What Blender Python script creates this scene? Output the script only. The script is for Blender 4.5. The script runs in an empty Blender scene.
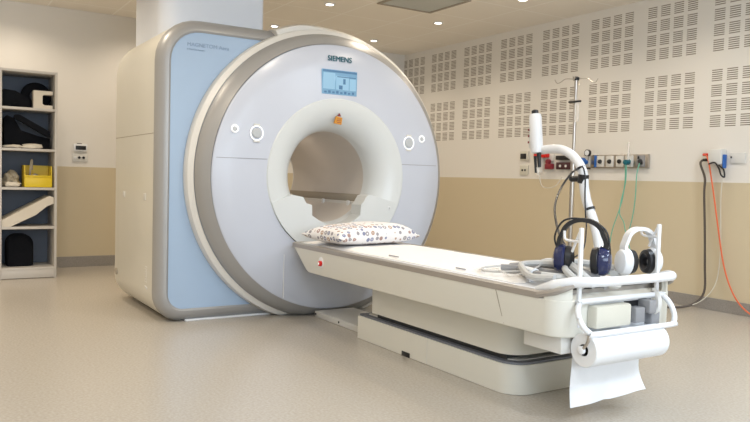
import bpy, bmesh, math, random
from mathutils import Vector, Matrix, noise
random.seed(7)
PI = math.pi
SC = bpy.context.scene
COL = SC.collection
YB, XL, ZC = 5.776, -8.444, 2.787          # back wall, left wall, ceiling
XR, YF = 2.6, -2.4                          # walls behind the camera
CAMH = 1.05

# ------------------------------------------------------------------ materials
def new_mat(name):
    m = bpy.data.materials.new(name); m.use_nodes = True
    return m, m.node_tree, m.node_tree.nodes['Principled BSDF']

def mat(name, col, rough=.5, metal=0, var=.03, scale=9, bump=0, spec=.5, coat=0, trans=0, emit=None, estr=0, alpha=1, sss=0):
    m, nt, b = new_mat(name)
    n = nt.nodes.new('ShaderNodeTexNoise'); n.inputs['Scale'].default_value = scale; n.inputs['Detail'].default_value = 4
    tc = nt.nodes.new('ShaderNodeTexCoord'); nt.links.new(tc.outputs['Object'], n.inputs['Vector'])
    mx = nt.nodes.new('ShaderNodeMix'); mx.data_type = 'RGBA'
    mx.inputs[6].default_value = (*[max(0, c * (1 - var)) for c in col], 1)
    mx.inputs[7].default_value = (*[min(1, c * (1 + var)) for c in col], 1)
    nt.links.new(n.outputs['Fac'], mx.inputs[0]); nt.links.new(mx.outputs[2], b.inputs['Base Color'])
    b.inputs['Roughness'].default_value = rough; b.inputs['Metallic'].default_value = metal
    b.inputs['Specular IOR Level'].default_value = spec; b.inputs['Coat Weight'].default_value = coat
    b.inputs['Transmission Weight'].default_value = trans; b.inputs['Alpha'].default_value = alpha
    if emit: b.inputs['Emission Color'].default_value = (*emit, 1); b.inputs['Emission Strength'].default_value = estr
    if bump:
        bp = nt.nodes.new('ShaderNodeBump'); bp.inputs['Strength'].default_value = bump; bp.inputs['Distance'].default_value = .01
        nt.links.new(n.outputs['Fac'], bp.inputs['Height']); nt.links.new(bp.outputs['Normal'], b.inputs['Normal'])
    return m

class NB:
    """tiny math-node builder"""
    def __init__(s, nt): s.nt = nt
    def m(s, op, a, b=0, c=None):
        n = s.nt.nodes.new('ShaderNodeMath'); n.operation = op
        for i, v in enumerate((a, b) if c is None else (a, b, c)):
            if isinstance(v, (int, float)): n.inputs[i].default_value = v
            else: s.nt.links.new(v, n.inputs[i])
        return n.outputs[0]
    def mix(s, f, a, b):
        n = s.nt.nodes.new('ShaderNodeMix'); n.data_type = 'RGBA'
        if isinstance(f, (int, float)): n.inputs[0].default_value = f
        else: s.nt.links.new(f, n.inputs[0])
        for i, v in ((6, a), (7, b)):
            if isinstance(v, tuple): n.inputs[i].default_value = (*v, 1)
            else: s.nt.links.new(v, n.inputs[i])
        return n.outputs[2]
    def pos(s):
        g = s.nt.nodes.new('ShaderNodeNewGeometry'); x = s.nt.nodes.new('ShaderNodeSeparateXYZ')
        s.nt.links.new(g.outputs['Position'], x.inputs[0]); return g.outputs['Position'], x.outputs
    def noise(s, vec, sc, det=3):
        n = s.nt.nodes.new('ShaderNodeTexNoise'); n.inputs['Scale'].default_value = sc; n.inputs['Detail'].default_value = det
        s.nt.links.new(vec, n.inputs['Vector']); return n.outputs['Fac']

WHITE_WALL = (.77, .745, .70); DADO = (.60, .51, .35)
def wall_mat(name, slots):
    m, nt, b = new_mat(name); N = NB(nt); P, X = N.pos()
    base = N.mix(N.m('GREATER_THAN', X[2], 1.095), DADO, WHITE_WALL)
    base = N.mix(N.m('MULTIPLY', N.noise(P, 1.3), .12), base, (.55, .49, .42))
    if slots:
        # acoustic boards: blocks of 4 x 4 groups of six slots
        def cell(v, org, pitch): # distance into the cell
            return N.m('SUBTRACT', v, N.m('ADD', org, N.m('MULTIPLY', N.m('FLOOR', N.m('DIVIDE', N.m('SUBTRACT', v, org), pitch)), pitch)))
        bx = cell(X[0], -4.440 - 20 * .672, .672)
        inb = N.m('LESS_THAN', bx, .515)
        gx = cell(bx, 0, .1375); ing = N.m('LESS_THAN', gx, .097)
        bz = cell(X[2], 1.570, .645); inz = N.m('LESS_THAN', bz, .498)
        gz = cell(bz, 0, .1300); ingz = N.m('LESS_THAN', gz, .104)
        sz = cell(gz, 0, .0178); ins = N.m('LESS_THAN', sz, .0085)
        rng = N.m('MULTIPLY', N.m('GREATER_THAN', X[2], 1.569), N.m('LESS_THAN', X[2], 2.735))
        f = rng
        for q in (inb, ing, inz, ingz, ins): f = N.m('MULTIPLY', f, q)
        base = N.mix(f, base, (.22, .185, .14))
    nt.links.new(base, b.inputs['Base Color'])
    b.inputs['Roughness'].default_value = .55
    bp = nt.nodes.new('ShaderNodeBump'); bp.inputs['Strength'].default_value = .05; bp.inputs['Distance'].default_value = .004
    nt.links.new(N.noise(P, 60), bp.inputs['Height']); nt.links.new(bp.outputs['Normal'], b.inputs['Normal'])
    return m

def floor_mat():
    m, nt, b = new_mat('terrazzo_vinyl'); N = NB(nt); P, X = N.pos()
    c = N.mix(N.noise(P, 1.1, 2), (.41, .375, .325), (.45, .41, .355))
    c = N.mix(N.noise(P, 75, 1), N.mix(.5, c, (.30, .26, .22)), N.mix(.5, c, (.62, .59, .53)))
    nt.links.new(c, b.inputs['Base Color'])
    b.inputs['Roughness'].default_value = .24; b.inputs['Specular IOR Level'].default_value = .45
    b.inputs['Roughness'].default_value = .27
    return m

def ceil_mat():
    m, nt, b = new_mat('ceiling_tile'); N = NB(nt); P, X = N.pos()
    def line(v, org):
        q = N.m('FRACT', N.m('DIVIDE', N.m('SUBTRACT', v, org), .66)); q = N.m('ABSOLUTE', N.m('SUBTRACT', q, .5))
        return N.m('GREATER_THAN', q, .487)
    l = N.m('MAXIMUM', line(X[0], -30.55), line(X[1], -20.6))
    c = N.mix(N.noise(P, 2), (.84, .79, .71), (.87, .82, .74))
    c = N.mix(l, c, (.93, .90, .84))
    nt.links.new(c, b.inputs['Base Color']); b.inputs['Roughness'].default_value = .7
    return m

def speckle(name, a, bcol, sc=120):
    m, nt, b = new_mat(name); N = NB(nt); P, X = N.pos()
    nt.links.new(N.mix(N.noise(P, sc), a, bcol), b.inputs['Base Color']); b.inputs['Roughness'].default_value = .45
    return m

def pillow_mat():
    m, nt, b = new_mat('patterned_cotton'); N = NB(nt)
    tc = nt.nodes.new('ShaderNodeTexCoord')
    v = nt.nodes.new('ShaderNodeTexVoronoi'); v.inputs['Scale'].default_value = 25; v.inputs['Randomness'].default_value = .3
    nt.links.new(tc.outputs['Object'], v.inputs['Vector'])
    d = v.outputs['Distance']
    ring = N.m('MULTIPLY', N.m('GREATER_THAN', d, .16), N.m('LESS_THAN', d, .40))
    sep = nt.nodes.new('ShaderNodeSeparateColor'); nt.links.new(v.outputs['Color'], sep.inputs[0])
    ramp = nt.nodes.new('ShaderNodeValToRGB'); ramp.color_ramp.interpolation = 'CONSTANT'
    e = ramp.color_ramp.elements; e[0].color = (.36, .22, .19, 1); e[1].position = .25; e[1].color = (.20, .22, .34, 1)
    for p, c in ((.5, (.42, .28, .20, 1)), (.7, (.30, .28, .30, 1)), (.85, (.28, .30, .42, 1))):
        q = e.new(p); q.color = c
    nt.links.new(sep.outputs[0], ramp.inputs[0])
    nt.links.new(N.mix(N.m('MULTIPLY', ring, .95), (.80, .78, .78), ramp.outputs[0]), b.inputs['Base Color'])
    b.inputs['Roughness'].default_value = .85
    return m

M = dict(
    floor=floor_mat(), ceil=ceil_mat(), wall=wall_mat('painted_wall', False), wallb=wall_mat('acoustic_wall', True),
    base=speckle('baseboard_vinyl', (.20, .185, .165), (.36, .33, .30)),
    body=mat('beige_white_cover', (.68, .665, .60), .35, var=.015),
    white=mat('white_plastic', (.76, .77, .79), .32, var=.01),
    face=mat('lavender_white_cover', (.55, .58, .66), .28, var=.01),
    ring=mat('warm_white_rim', (.72, .70, .66), .3, var=.01),
    silver=mat('satin_silver_trim', (.36, .355, .35), .40, metal=.3, var=.02),
    blue=mat('pale_blue_panel', (.37, .485, .64), .3, var=.015),
    bore=mat('bore_liner', (.60, .56, .52), .5, var=.02),
    flare=mat('bore_funnel', (.66, .685, .69), .3, var=.01),
    seam=mat('seam_shadow_gap', (.30, .30, .33), .7),
    seamb=mat('beige_seam', (.36, .32, .26), .7),
    dark=mat('dark_rubber', (.035, .037, .042), .6),
    bumper=mat('grey_rubber_bumper', (.17, .18, .21), .55),
    rail=mat('grey_rail', (.36, .33, .30), .4, metal=.3),
    black=mat('black_plastic', (.012, .012, .014), .38),
    blackf=mat('black_fabric', (.006, .007, .010), .9, var=.3, scale=30, spec=.15),
    navy=mat('navy_blue_plastic', (.009, .016, .075), .18, coat=.4),
    metal=mat('brushed_steel', (.50, .46, .42), .28, metal=1),
    tube=mat('grey_corrugated_tube', (.27, .27, .28), .5),
    tubel=mat('pale_grey_cable', (.52, .52, .51), .45),
    clear=mat('clear_tubing', (.86, .84, .80), .12, alpha=.42),
    green=mat('green_tubing', (.14, .48, .36), .35),
    red=mat('red_plastic', (.62, .015, .012), .35),
    orange=mat('orange_cable', (.72, .15, .06), .45),
    ylabel=mat('amber_label', (.58, .25, .02), .5),
    yellow=mat('yellow_plastic', (.82, .60, .02), .4),
    teal=mat('teal_lettering', (.0, .11, .15), .5),
    greyl=mat('grey_lettering', (.27, .36, .50), .5),
    paper=mat('white_paper', (.80, .81, .83), .75, var=.02, scale=30),
    sheet=mat('white_sheet', (.86, .84, .82), .8, var=.02, bump=.15, scale=14),
    shelfm=mat('grey_white_laminate', (.60, .57, .53), .45),
    shelfb=mat('blue_grey_back_board', (.13, .155, .20), .6),
    foam=mat('cream_foam', (.74, .68, .58), .7),
    bag=mat('crumpled_grey_plastic', (.42, .37, .28), .4, var=.4, scale=25),
    bluep=mat('blue_knob', (.02, .12, .42), .35),
    pale=mat('pale_plastic', (.66, .65, .62), .45),
    ivory=mat('ivory_plastic', (.62, .60, .52), .45),
    scr=mat('screen_glow', (.05, .1, .15), .2, emit=(.28, .52, .74), estr=.62),
    scr2=mat('screen_light_area', (.05, .1, .15), .2, emit=(.42, .68, .86), estr=.75),
    scr3=mat('screen_dark_bar', (.02, .05, .1), .2, emit=(.14, .30, .48), estr=.6),
    lamp=mat('lamp_glow', (.9, .9, .9), .4, emit=(1, .93, .80), estr=9),
    troff=mat('cool_lamp_glow', (.9, .9, .9), .4, emit=(.80, .90, 1), estr=6),
    led=mat('white_outline', (.95, .96, .97), .4, emit=(1, 1, 1), estr=.35),
    knob=mat('grey_knob', (.50, .52, .54), .3),
    diff=mat('frosted_diffuser', (.46, .48, .45), .35),
    cordm=mat('dark_brown_cable', (.085, .066, .052), .5),
    duct=mat('duct_cover_white', (.76, .80, .88), .35, var=.01),
    redd=mat('dark_red_plastic', (.22, .02, .03), .4),
    dred=mat('dark_panel', (.06, .02, .025), .4),
)

# ------------------------------------------------------------------ mesh helpers (world coordinates)
def B(): return bmesh.new()
def box(bm, x0, x1, y0, y1, z0, z1, bev=0, seg=2):
    r = bmesh.ops.create_cube(bm, size=1)['verts']
    for v in r:
        v.co = Vector(((x0 + x1) / 2 + v.co.x * (x1 - x0), (y0 + y1) / 2 + v.co.y * (y1 - y0), (z0 + z1) / 2 + v.co.z * (z1 - z0)))
    if bev:
        es = list({e for v in r for e in v.link_edges})
        bmesh.ops.bevel(bm, geom=es, offset=bev, segments=seg, affect='EDGES', profile=.5)
    return bm
def obox(bm, c, size, rot=None, bev=0):
    """box about centre c with euler rotation"""
    b2 = B(); box(b2, -size[0] / 2, size[0] / 2, -size[1] / 2, size[1] / 2, -size[2] / 2, size[2] / 2, bev)
    R = (rot or Matrix.Identity(3)); 
    vm = {v: bm.verts.new(R @ v.co + Vector(c)) for v in b2.verts}
    for f in b2.faces: bm.faces.new([vm[v] for v in f.verts])
    b2.free(); return bm
def loft(bm, loops, cap0=True, cap1=True, closed=True):
    vs = [[bm.verts.new(p) for p in L] for L in loops]
    n = len(vs[0])
    for a, b in zip(vs, vs[1:]):
        for i in range(n if closed else n - 1):
            j = (i + 1) % n
            bm.faces.new((a[i], a[j], b[j], b[i]))
    if cap0: bm.faces.new(vs[0][::-1])
    if cap1: bm.faces.new(vs[-1])
    return bm
def smooth_path(pts, k=6):
    P = [Vector(p) for p in pts]
    if len(P) < 3 or k < 2: return P
    P = [2 * P[0] - P[1]] + P + [2 * P[-1] - P[-2]]
    out = []
    for i in range(1, len(P) - 2):
        for s in range(k):
            t = s / k; a, b, c, d = P[i - 1:i + 3]
            out.append(.5 * ((2 * b) + (-a + c) * t + (2 * a - 5 * b + 4 * c - d) * t * t + (-a + 3 * b - 3 * c + d) * t ** 3))
    out.append(P[-2]); return out
def tube(bm, pts, r, k=6, n=10, closed=False, cap=True, sq=None):
    """tube along a smoothed path; r number or list (one per control point)"""
    pts = [Vector(p) for p in pts]
    if closed:
        m = len(pts); ext = pts[-2:] + pts + pts[:2]
        S = smooth_path(ext, k)[2 * k:(2 + m) * k]
    else: S = smooth_path(pts, k)
    N_ = len(S); loops = []; up = None
    for i, p in enumerate(S):
        if closed: t = S[(i + 1) % N_] - S[i - 1]
        else: t = S[min(i + 1, N_ - 1)] - S[max(i - 1, 0)]
        t.normalize()
        if up is None:
            up = t.orthogonal().normalized()
        up = (up - t * up.dot(t)); up.normalize(); w = t.cross(up)
        if isinstance(r, (list, tuple)):
            f = i / max(1, N_ - 1) * (len(r) - 1); a = min(int(f), len(r) - 2); rr = r[a] + (r[a + 1] - r[a]) * (f - a)
        else: rr = r
        loops.append([p + (up * math.cos(2 * PI * j / n) + w * math.sin(2 * PI * j / n)) * rr for j in range(n)])
    if closed:
        loops.append(loops[0]); b2 = loft(bm, loops, False, False); bmesh.ops.remove_doubles(bm, verts=bm.verts, dist=1e-5); return b2
    return loft(bm, loops, cap, cap)
def lathe_x(bm, prof, yc, zc, n=96, sy=1., zmin=None, cap0=False, cap1=False):
    """profile [(x, r)] turned about the horizontal axis (y=yc, z=zc)"""
    L = []
    for x, r in prof:
        L.append([Vector((x, yc + r * sy * math.cos(2 * PI * i / n), max(zc + r * math.sin(2 * PI * i / n), zmin if zmin is not None else -9))) for i in range(n)])
    return loft(bm, L, cap0, cap1)
def lathe(bm, prof, c, axis='z', n=24):
    """profile [(h, r)] about an axis through c"""
    L = []
    for h, r in prof:
        ring = []
        for i in range(n):
            a, b = r * math.cos(2 * PI * i / n), r * math.sin(2 * PI * i / n)
            v = {'z': (a, b, h), 'x': (h, a, b), 'y': (b, h, a)}[axis] if isinstance(axis, str) else None
            if v is None:
                ax = Vector(axis).normalized(); u = ax.orthogonal().normalized(); w = ax.cross(u)
                v = ax * h + u * a + w * b
            ring.append(Vector(c) + Vector(v))
        L.append(ring)
    return loft(bm, L)
def rrect(w0, w1, h0, h1, rs, n=8):
    """rounded rectangle outline; rs = radii (w0h0, w1h0, w1h1, w0h1)"""
    o = []
    for (cx, cy, a0, r) in ((w0 + rs[0], h0 + rs[0], PI, rs[0]), (w1 - rs[1], h0 + rs[1], 1.5 * PI, rs[1]), (w1 - rs[2], h1 - rs[2], 0, rs[2]), (w0 + rs[3], h1 - rs[3], .5 * PI, rs[3])):
        for i in range(n + 1):
            a = a0 + .5 * PI * i / n; o.append((cx + r * math.cos(a), cy + r * math.sin(a)))
    return o
def prism(bm, outline, axis, a, b, bev=0):
    """outline extruded along an axis from a to b; outline coordinates are the two other axes in order"""
    def v(p, q): return {'x': (q, p[0], p[1]), 'y': (p[0], q, p[1]), 'z': (p[0], p[1], q)}[axis]
    st = len(bm.faces)
    loft(bm, [[Vector(v(p, a)) for p in outline], [Vector(v(p, b)) for p in outline]])
    if bev:
        bm.faces.ensure_lookup_table(); bm.edges.ensure_lookup_table()
        es = [e for e in bm.edges if len(e.link_faces) == 2 and e.calc_face_angle(0) > .6]
        bmesh.ops.bevel(bm, geom=es, offset=bev, segments=2, affect='EDGES', profile=.5)
    return bm

def root_of(o):
    while o.parent: o = o.parent
    return o
def obj(name, bm, material, parent=None, loc=None, smooth=.6, label=None):
    bmesh.ops.recalc_face_normals(bm, faces=bm.faces)
    if parent is not None: off = Vector(root_of(parent).location)
    else:
        if loc is None:
            xs = [v.co for v in bm.verts]
            loc = ((min(v.x for v in xs) + max(v.x for v in xs)) / 2, (min(v.y for v in xs) + max(v.y for v in xs)) / 2, min(v.z for v in xs))
        off = Vector(loc)
    for v in bm.verts: v.co -= off
    me = bpy.data.meshes.new(name); bm.to_mesh(me); bm.free()
    me.materials.append(material)
    if smooth:
        for p in me.polygons: p.use_smooth = True
        me.set_sharp_from_angle(angle=smooth)
    o = bpy.data.objects.new(name, me); COL.objects.link(o)
    if parent is not None: o.parent = parent
    else: o.location = off
    if label: o['label'] = label
    return o
def thing(name, label, cat, loc=(0, 0, 0), group=None):
    o = bpy.data.objects.new(name, None); COL.objects.link(o); o.location = loc; o.empty_display_size = .1
    return tag(o, label, cat, group)
def tag(o, label, cat, group=None):
    o['label'] = label; o['category'] = cat
    if group: o['group'] = group
    return o
def struct(name, bm, m, smooth=0):
    o = obj(name, bm, m, loc=(0, 0, 0), smooth=smooth); o['kind'] = 'structure'; return o
def text(name, s, size, m, parent, origin, xdir, ydir, depth=.002, shear=0, bold=0, align='LEFT'):
    c = bpy.data.curves.new(name, 'FONT'); c.body = s; c.size = size; c.extrude = depth; c.offset = bold; c.align_x = align; c.shear = shear
    t = bpy.data.objects.new(name, c)
    me = bpy.data.meshes.new_from_object(t); me.name = name
    bpy.data.objects.remove(t); bpy.data.curves.remove(c)
    X, Y = Vector(xdir), Vector(ydir); Z = X.cross(Y)
    mt = Matrix((X, Y, Z)).transposed()
    off = Vector(root_of(parent).location)
    for v in me.vertices: v.co = mt @ v.co + Vector(origin) - off
    me.materials.clear(); me.materials.append(m)
    o = bpy.data.objects.new(name, me); COL.objects.link(o); o.parent = parent
    return o

# ------------------------------------------------------------------ the room
struct('floor', box(B(), XL - .1, XR + .1, YF - .1, YB + .1, -.1, 0), M['floor'])
struct('ceiling', box(B(), XL - .1, XR + .1, YF - .1, YB + .1, ZC, ZC + .1), M['ceil'])
struct('wall_left', box(B(), XL - .1, XL, YF - .1, YB + .1, 0, ZC), M['wall'])
struct('wall_back', box(B(), XL, XR + .1, YB, YB + .1, 0, ZC), M['wallb'])
struct('wall_right', box(B(), XR, XR + .1, YF - .1, YB, 0, ZC), M['wall'])
struct('wall_front', box(B(), XL, XR, YF - .1, YF, 0, ZC), M['wall'])
struct('baseboard_left', box(B(), XL, XL + .015, YF, YB, 0, .115, .003), M['base'])
struct('baseboard_back', box(B(), XL + .015, XR, YB - .015, YB, 0, .105, .003), M['base'])

# ------------------------------------------------------------------ ceiling lights
GX = [-7.80, -6.47, -5.15, -3.83, -2.51, -1.19, .13, 1.45]
GY = [-1.80, -.48, .84, 2.16, 3.50, 4.86]
WARM = (1, .86, .68)
first = None
vis = {(-7.80, 3.50): 'small round ceiling downlight directly above the scanner rim, left of the display screen',
       (-6.47, 3.50): 'small round ceiling downlight at the top edge of the photo, nearest the white duct top',
       (-7.80, 4.86): 'small round ceiling downlight lowest in view, just right of the scanner ring top',
       (-6.47, 4.86): 'small round ceiling downlight beside the corner of the square ceiling diffuser',
       (-5.15, 4.86): 'round ceiling downlight cut by the top edge of the photo, right of the ceiling diffuser'}
def downlight(x, y):
    t = thing('ceiling_downlight', '', 'ceiling light', (x, y, ZC))
    obj('trim_ring', lathe(B(), [(-.006, .036), (-.012, .04), (-.012, .05), (-.001, .056)], (x, y, ZC)), M['white'], t)
    obj('lamp_disc', lathe(B(), [(-.009, .0005), (-.009, .042), (-.004, .042)], (x, y, ZC)), M['lamp'], t)
    return t
proto = None
for x in GX:
    for y in GY:
        if (x, y) in vis:
            if proto is None: t = proto = downlight(x, y)
            else:
                t = proto.copy(); COL.objects.link(t); t.location = (x, y, ZC)
                for ch in list(proto.children):
                    c = ch.copy(); COL.objects.link(c); c.parent = t
            tag(t, vis[(x, y)], 'ceiling light', 'round downlights in the tiled ceiling')
        if y == 2.16 and -7 < x < -5: continue        # the duct and the scanner stand here
        l = bpy.data.lights.new('downlight_beam', 'SPOT'); l.energy = 33; l.color = WARM
        l.spot_size = math.radians(150); l.spot_blend = .8; l.shadow_soft_size = .045
        if x > -3: l.energy = 7; l.color = (1, .9, .78)
        lo = bpy.data.objects.new('downlight_beam', l); COL.objects.link(lo); lo.location = (x, y, ZC - .03)
# added cool fill lights at ceiling height, out of view, no fittings
for (x, y) in ((.46, .2), (.46, 2.8), (-1.2, 4.1)):
    l = bpy.data.lights.new('cool_fill_light', 'AREA'); l.shape = 'SQUARE'; l.size = .6; l.energy = 55; l.color = (.74, .86, 1)
    lo = bpy.data.objects.new('cool_fill_light', l); COL.objects.link(lo); lo.location = (x, y, ZC - .02)
# unseen window frame and area light, added for cool light from +x
WY0, WY1, WZ0, WZ1 = -1.6, 3.4, .95, 2.45
wf = B()
for a in ((WY0 - .05, WY1 + .05, WZ0 - .05, WZ0), (WY0 - .05, WY1 + .05, WZ1, WZ1 + .05), (WY0 - .05, WY0, WZ0, WZ1), (WY1, WY1 + .05, WZ0, WZ1), (.87, .93, WZ0, WZ1)):
    box(wf, XR - .04, XR, *a)
struct('added_window_1', wf, M['white'])
l = bpy.data.lights.new('added_cool_light', 'AREA'); l.shape = 'RECTANGLE'; l.size = WZ1 - WZ0; l.size_y = WY1 - WY0; l.energy = 150; l.color = (.72, .85, 1)
lo = bpy.data.objects.new('added_cool_light', l); COL.objects.link(lo); lo.location = (XR - .03, (WY0 + WY1) / 2, (WZ0 + WZ1) / 2); lo.rotation_euler = (0, math.radians(90), 0)
l = bpy.data.lights.new('bore_light', 'POINT'); l.energy = 1.1; l.color = (1, .86, .70); l.shadow_soft_size = .04
lo = bpy.data.objects.new('bore_light', l); COL.objects.link(lo); lo.location = (-5.7, 2.62, 1.30)
t = thing('ceiling_diffuser', 'square frosted grey glass panel recessed in the tiled ceiling', 'ceiling panel', (-5.815, 4.15, ZC))
bm = B()
for a in ((-6.145, -5.485, 4.475, 4.51), (-6.145, -5.485, 3.85, 3.885), (-6.145, -6.11, 3.885, 4.475), (-5.52, -5.485, 3.885, 4.475)):
    box(bm, *a, ZC - .012, ZC, .003)
obj('diffuser_frame', bm, M['seamb'], t)
obj('glass_panel', box(B(), -6.11, -5.52, 3.885, 4.475, ZC - .005, ZC), M['diff'], t)

# ------------------------------------------------------------------ the scanner
YC, ZB, SY = 2.70, 1.05, .98
t = scanner = thing('mri_scanner', 'large white ring shaped mri scanner with pale blue housing and round bore', 'mri scanner', (-5.4, YC, 0))
HY0, HY1, HZ0, HZ1 = 1.40, 3.20, .004, 2.135
def hloop(x, ins, n=8):
    r = lambda q: max(.02, q - ins)
    return [Vector((x, p[0], p[1])) for p in rrect(HY0 + ins, HY1 - ins, HZ0 + ins, HZ1 - ins, (r(.20), r(.20), r(.30), r(.30)), n)]
def circ_match(x, loop, r, cy=YC, cz=ZB):
    """circle with one vertex per loop vertex, by direction"""
    out = []
    for v in loop:
        a = math.atan2(v.z - cz, v.y - cy); out.append(Vector((x, cy + r * math.cos(a), cz + r * math.sin(a))))
    return out
def dense(loop, d=.05):
    out = []
    for a, b in zip(loop, loop[1:] + loop[:1]):
        k = max(1, int((b - a).length / d))
        out += [a.lerp(b, i / k) for i in range(k)]
    return out
a0 = hloop(-6.30, .06)
obj('housing_shell', loft(loft(B(), [a0, hloop(-6.28, .02), hloop(-6.24, 0), hloop(-5.10, 0)], False, False), [circ_match(-6.30, dense(a0), .353), dense(a0)], False, False), M['body'], t)
fr = [hloop(-5.105, -.003), hloop(-5.09, -.003), hloop(-5.065, .008), hloop(-5.04, .028), hloop(-5.025, .055), hloop(-5.022, .075), hloop(-5.03, .088), hloop(-5.06, .09)]
obj('housing_frame', loft(B(), fr, False, False), M['silver'], t, label='silver grey rounded frame round the blue panel')
pl = dense(hloop(-5.036, .08))
bp_ = obj('blue_panel', loft(B(), [pl, circ_match(-5.036, pl, .37)], False, False), M['blue'], t, label='pale blue side panel')
text('model_lettering', 'MAGNETOM Aera', .039, M['greyl'], bp_, (-5.034, 1.60, 1.945), (0, 1, 0), (0, 0, 1), .001)
text('model_lettering', 'A Tim+Dot System', .016, M['greyl'], bp_, (-5.034, 1.60, 1.918), (0, 1, 0), (0, 0, 1), .001)
# housing side details
bm = B(); box(bm, -6.24, -5.11, HY0 - .001, HY0 + .004, 1.326, 1.331); obj('side_seam', bm, M['seamb'], t)
for x in (-5.95, -5.33):
    bm = B(); box(bm, x - .03, x + .03, HY0 - .004, HY0 + .004, .852, .90, .003); obj('cover_latch', bm, M['pale'], t)
obj('side_socket', lathe(B(), [(-.012, .014), (-.012, .026), (.01, .03)], (-6.16, HY0, .235), 'y', 16), M['seamb'], t)
bm = B()
for k in range(7): box(bm, -5.30, -5.25, HY0 - .003, HY0 + .003, .26 + k * .018, .266 + k * .018)
obj('air_grille', bm, M['pale'], t)
bm = B(); loft(bm, [[Vector(p) for p in L] for L in ([( -5.29, HY0 - .004, .235), (-5.235, HY0 - .004, .225), (-5.235, HY0 + .052, .08), (-5.27, HY0 + .022, .12)], [(-5.29, HY0 + .05, .235), (-5.235, HY0 + .05, .225), (-5.235, HY0 + .08, .08), (-5.27, HY0 + .06, .12)])])
obj('corner_cap', bm, M['white'], t)
obj('floor_plinth', box(B(), -6.0, -5.04, 1.62, 3.0, .0, .012, .003), M['white'], t)
# drum
obj('gantry_rim', lathe_x(B(), [(-5.75, .97), (-5.6, 1.09), (-5.3, 1.12), (-5.05, 1.130), (-5.0, 1.132), (-4.965, 1.122), (-4.94, 1.085)], YC - .006, ZB + .004, 128, SY, .003), M['ring'], t)
obj('trim_ring', lathe_x(B(), [(-4.95, 1.08), (-4.932, 1.086), (-4.905, 1.075), (-4.870, 1.045), (-4.838, .999)], YC - .004, ZB + .004, 128, SY, .004), M['silver'], t, label='silver grey trim ring round the face')
L = []
for x, r0, up_ in ((-4.985, 1.10, 0), (-4.99, 1.128, .042), (-5.06, 1.165, .022), (-5.15, 1.185, .006), (-5.5, 1.18, 0), (-5.5, 1.08, 0)):
    row = []
    for a_ in [22 + 3.5 * i for i in range(27)]:
        rr_ = 1.08 + (r0 - 1.08) * min(1, max(0, (a_ - 22) / 30)) + up_ * min(1, max(0, (a_ - 88) / 14))
        row.append(Vector((x, YC + rr_ * SY * math.cos(math.radians(a_)), ZB + rr_ * math.sin(math.radians(a_)))))
    L.append(row)
bm = loft(B(), [list(q) for q in zip(*L)])
obj('top_hood', bm, M['ring'], t)
fc = obj('face_cover', lathe_x(B(), [(-4.838, 1.0), (-4.829, .988), (-4.815, .85), (-4.806, .70), (-4.80, .592)], YC, ZB, 128, SY), M['face'], t, label='lavender white ring shaped front cover')
obj('bore_funnel', lathe_x(B(), [(-4.80, .590), (-4.793, .582), (-4.795, .53), (-4.812, .47), (-4.85, .415), (-4.90, .377), (-4.96, .358), (-5.02, .353)], YC + .006, ZB + .006, 96), M['flare'], t)
obj('bore_tube', lathe_x(B(), [(-5.02, .353), (-6.30, .353)], YC + .006, ZB + .006, 96), M['bore'], t)
for s in (-1, 1):
    bm = B()
    for (r0, r1) in ((.60, .80), (.80, .975)):
        xa, xb = (-4.799 if r0 < .7 else -4.809), (-4.809 if r0 < .7 else -4.827)
        y0, y1 = YC + s * r0 * SY * .985, YC + s * r1 * SY * .993
        loft(bm, [[Vector((xa, y0, 1.168)), Vector((xa, y0, 1.172)), Vector((xa - .01, y0, 1.172)), Vector((xa - .01, y0, 1.168))], [Vector((xb, y1, 1.168)), Vector((xb, y1, 1.172)), Vector((xb - .01, y1, 1.172)), Vector((xb - .01, y1, 1.168))]])
    obj('cover_seam', bm, M['seam'], t)
bm = B(); box(bm, -4.812, -4.803, 2.268, 2.272, .16, .48); obj('cover_seam', bm, M['white'], t)
# lower apron inside the funnel: flat plate with the stepped cut-out
ap = []
for i in range(33):
    a = math.radians(199 + (341 - 199) * i / 32); ap.append((YC + .588 * SY * math.cos(a), ZB + .588 * math.sin(a)))
cut = [(3.231, .885), (2.985, .925), (2.955, .915), (2.925, .865), (2.905, .845), (2.899, .767), (2.86, .735), (2.80, .705), (2.74, .69), (2.66, .69), (2.60, .702), (2.54, .730), (2.483, .765), (2.480, .843), (2.431, .858), (2.405, .902), (2.316, .918), (2.15, .880)]
obj('front_apron', prism(B(), ap + cut[1:-1], 'x', -4.93, -4.786, .004), M['flare'], t, smooth=.4)
for sd in (-1, 1):
    ya = lambda q: sorted((YC + sd * q[0], YC + sd * q[1]))
    rl = obj('bore_rail', box(B(), -6.25, -4.96, *ya((.30, .335)), .862, .922, .003), M['seamb'], t, label='dark ledge strip inside the bore')
    rl = obj('bore_rail', box(B(), -6.25, -4.955, *ya((.285, .325)), .812, .862, .003), M['pale'], t)
    for x in (-5.12, -5.55):
        obj('rail_clip', box(B(), x - .02, x + .02, *ya((.275, .287)), .806, .868, .004), M['white'], rl)
bm = B(); box(bm, -4.788, -4.780, 3.15, 3.175, .805, .835, .003); sb = obj('front_socket', bm, M['white'], t)
obj('socket_button', box(B(), -4.781, -4.777, 3.156, 3.169, .812, .828, .002), M['knob'], sb)
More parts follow.
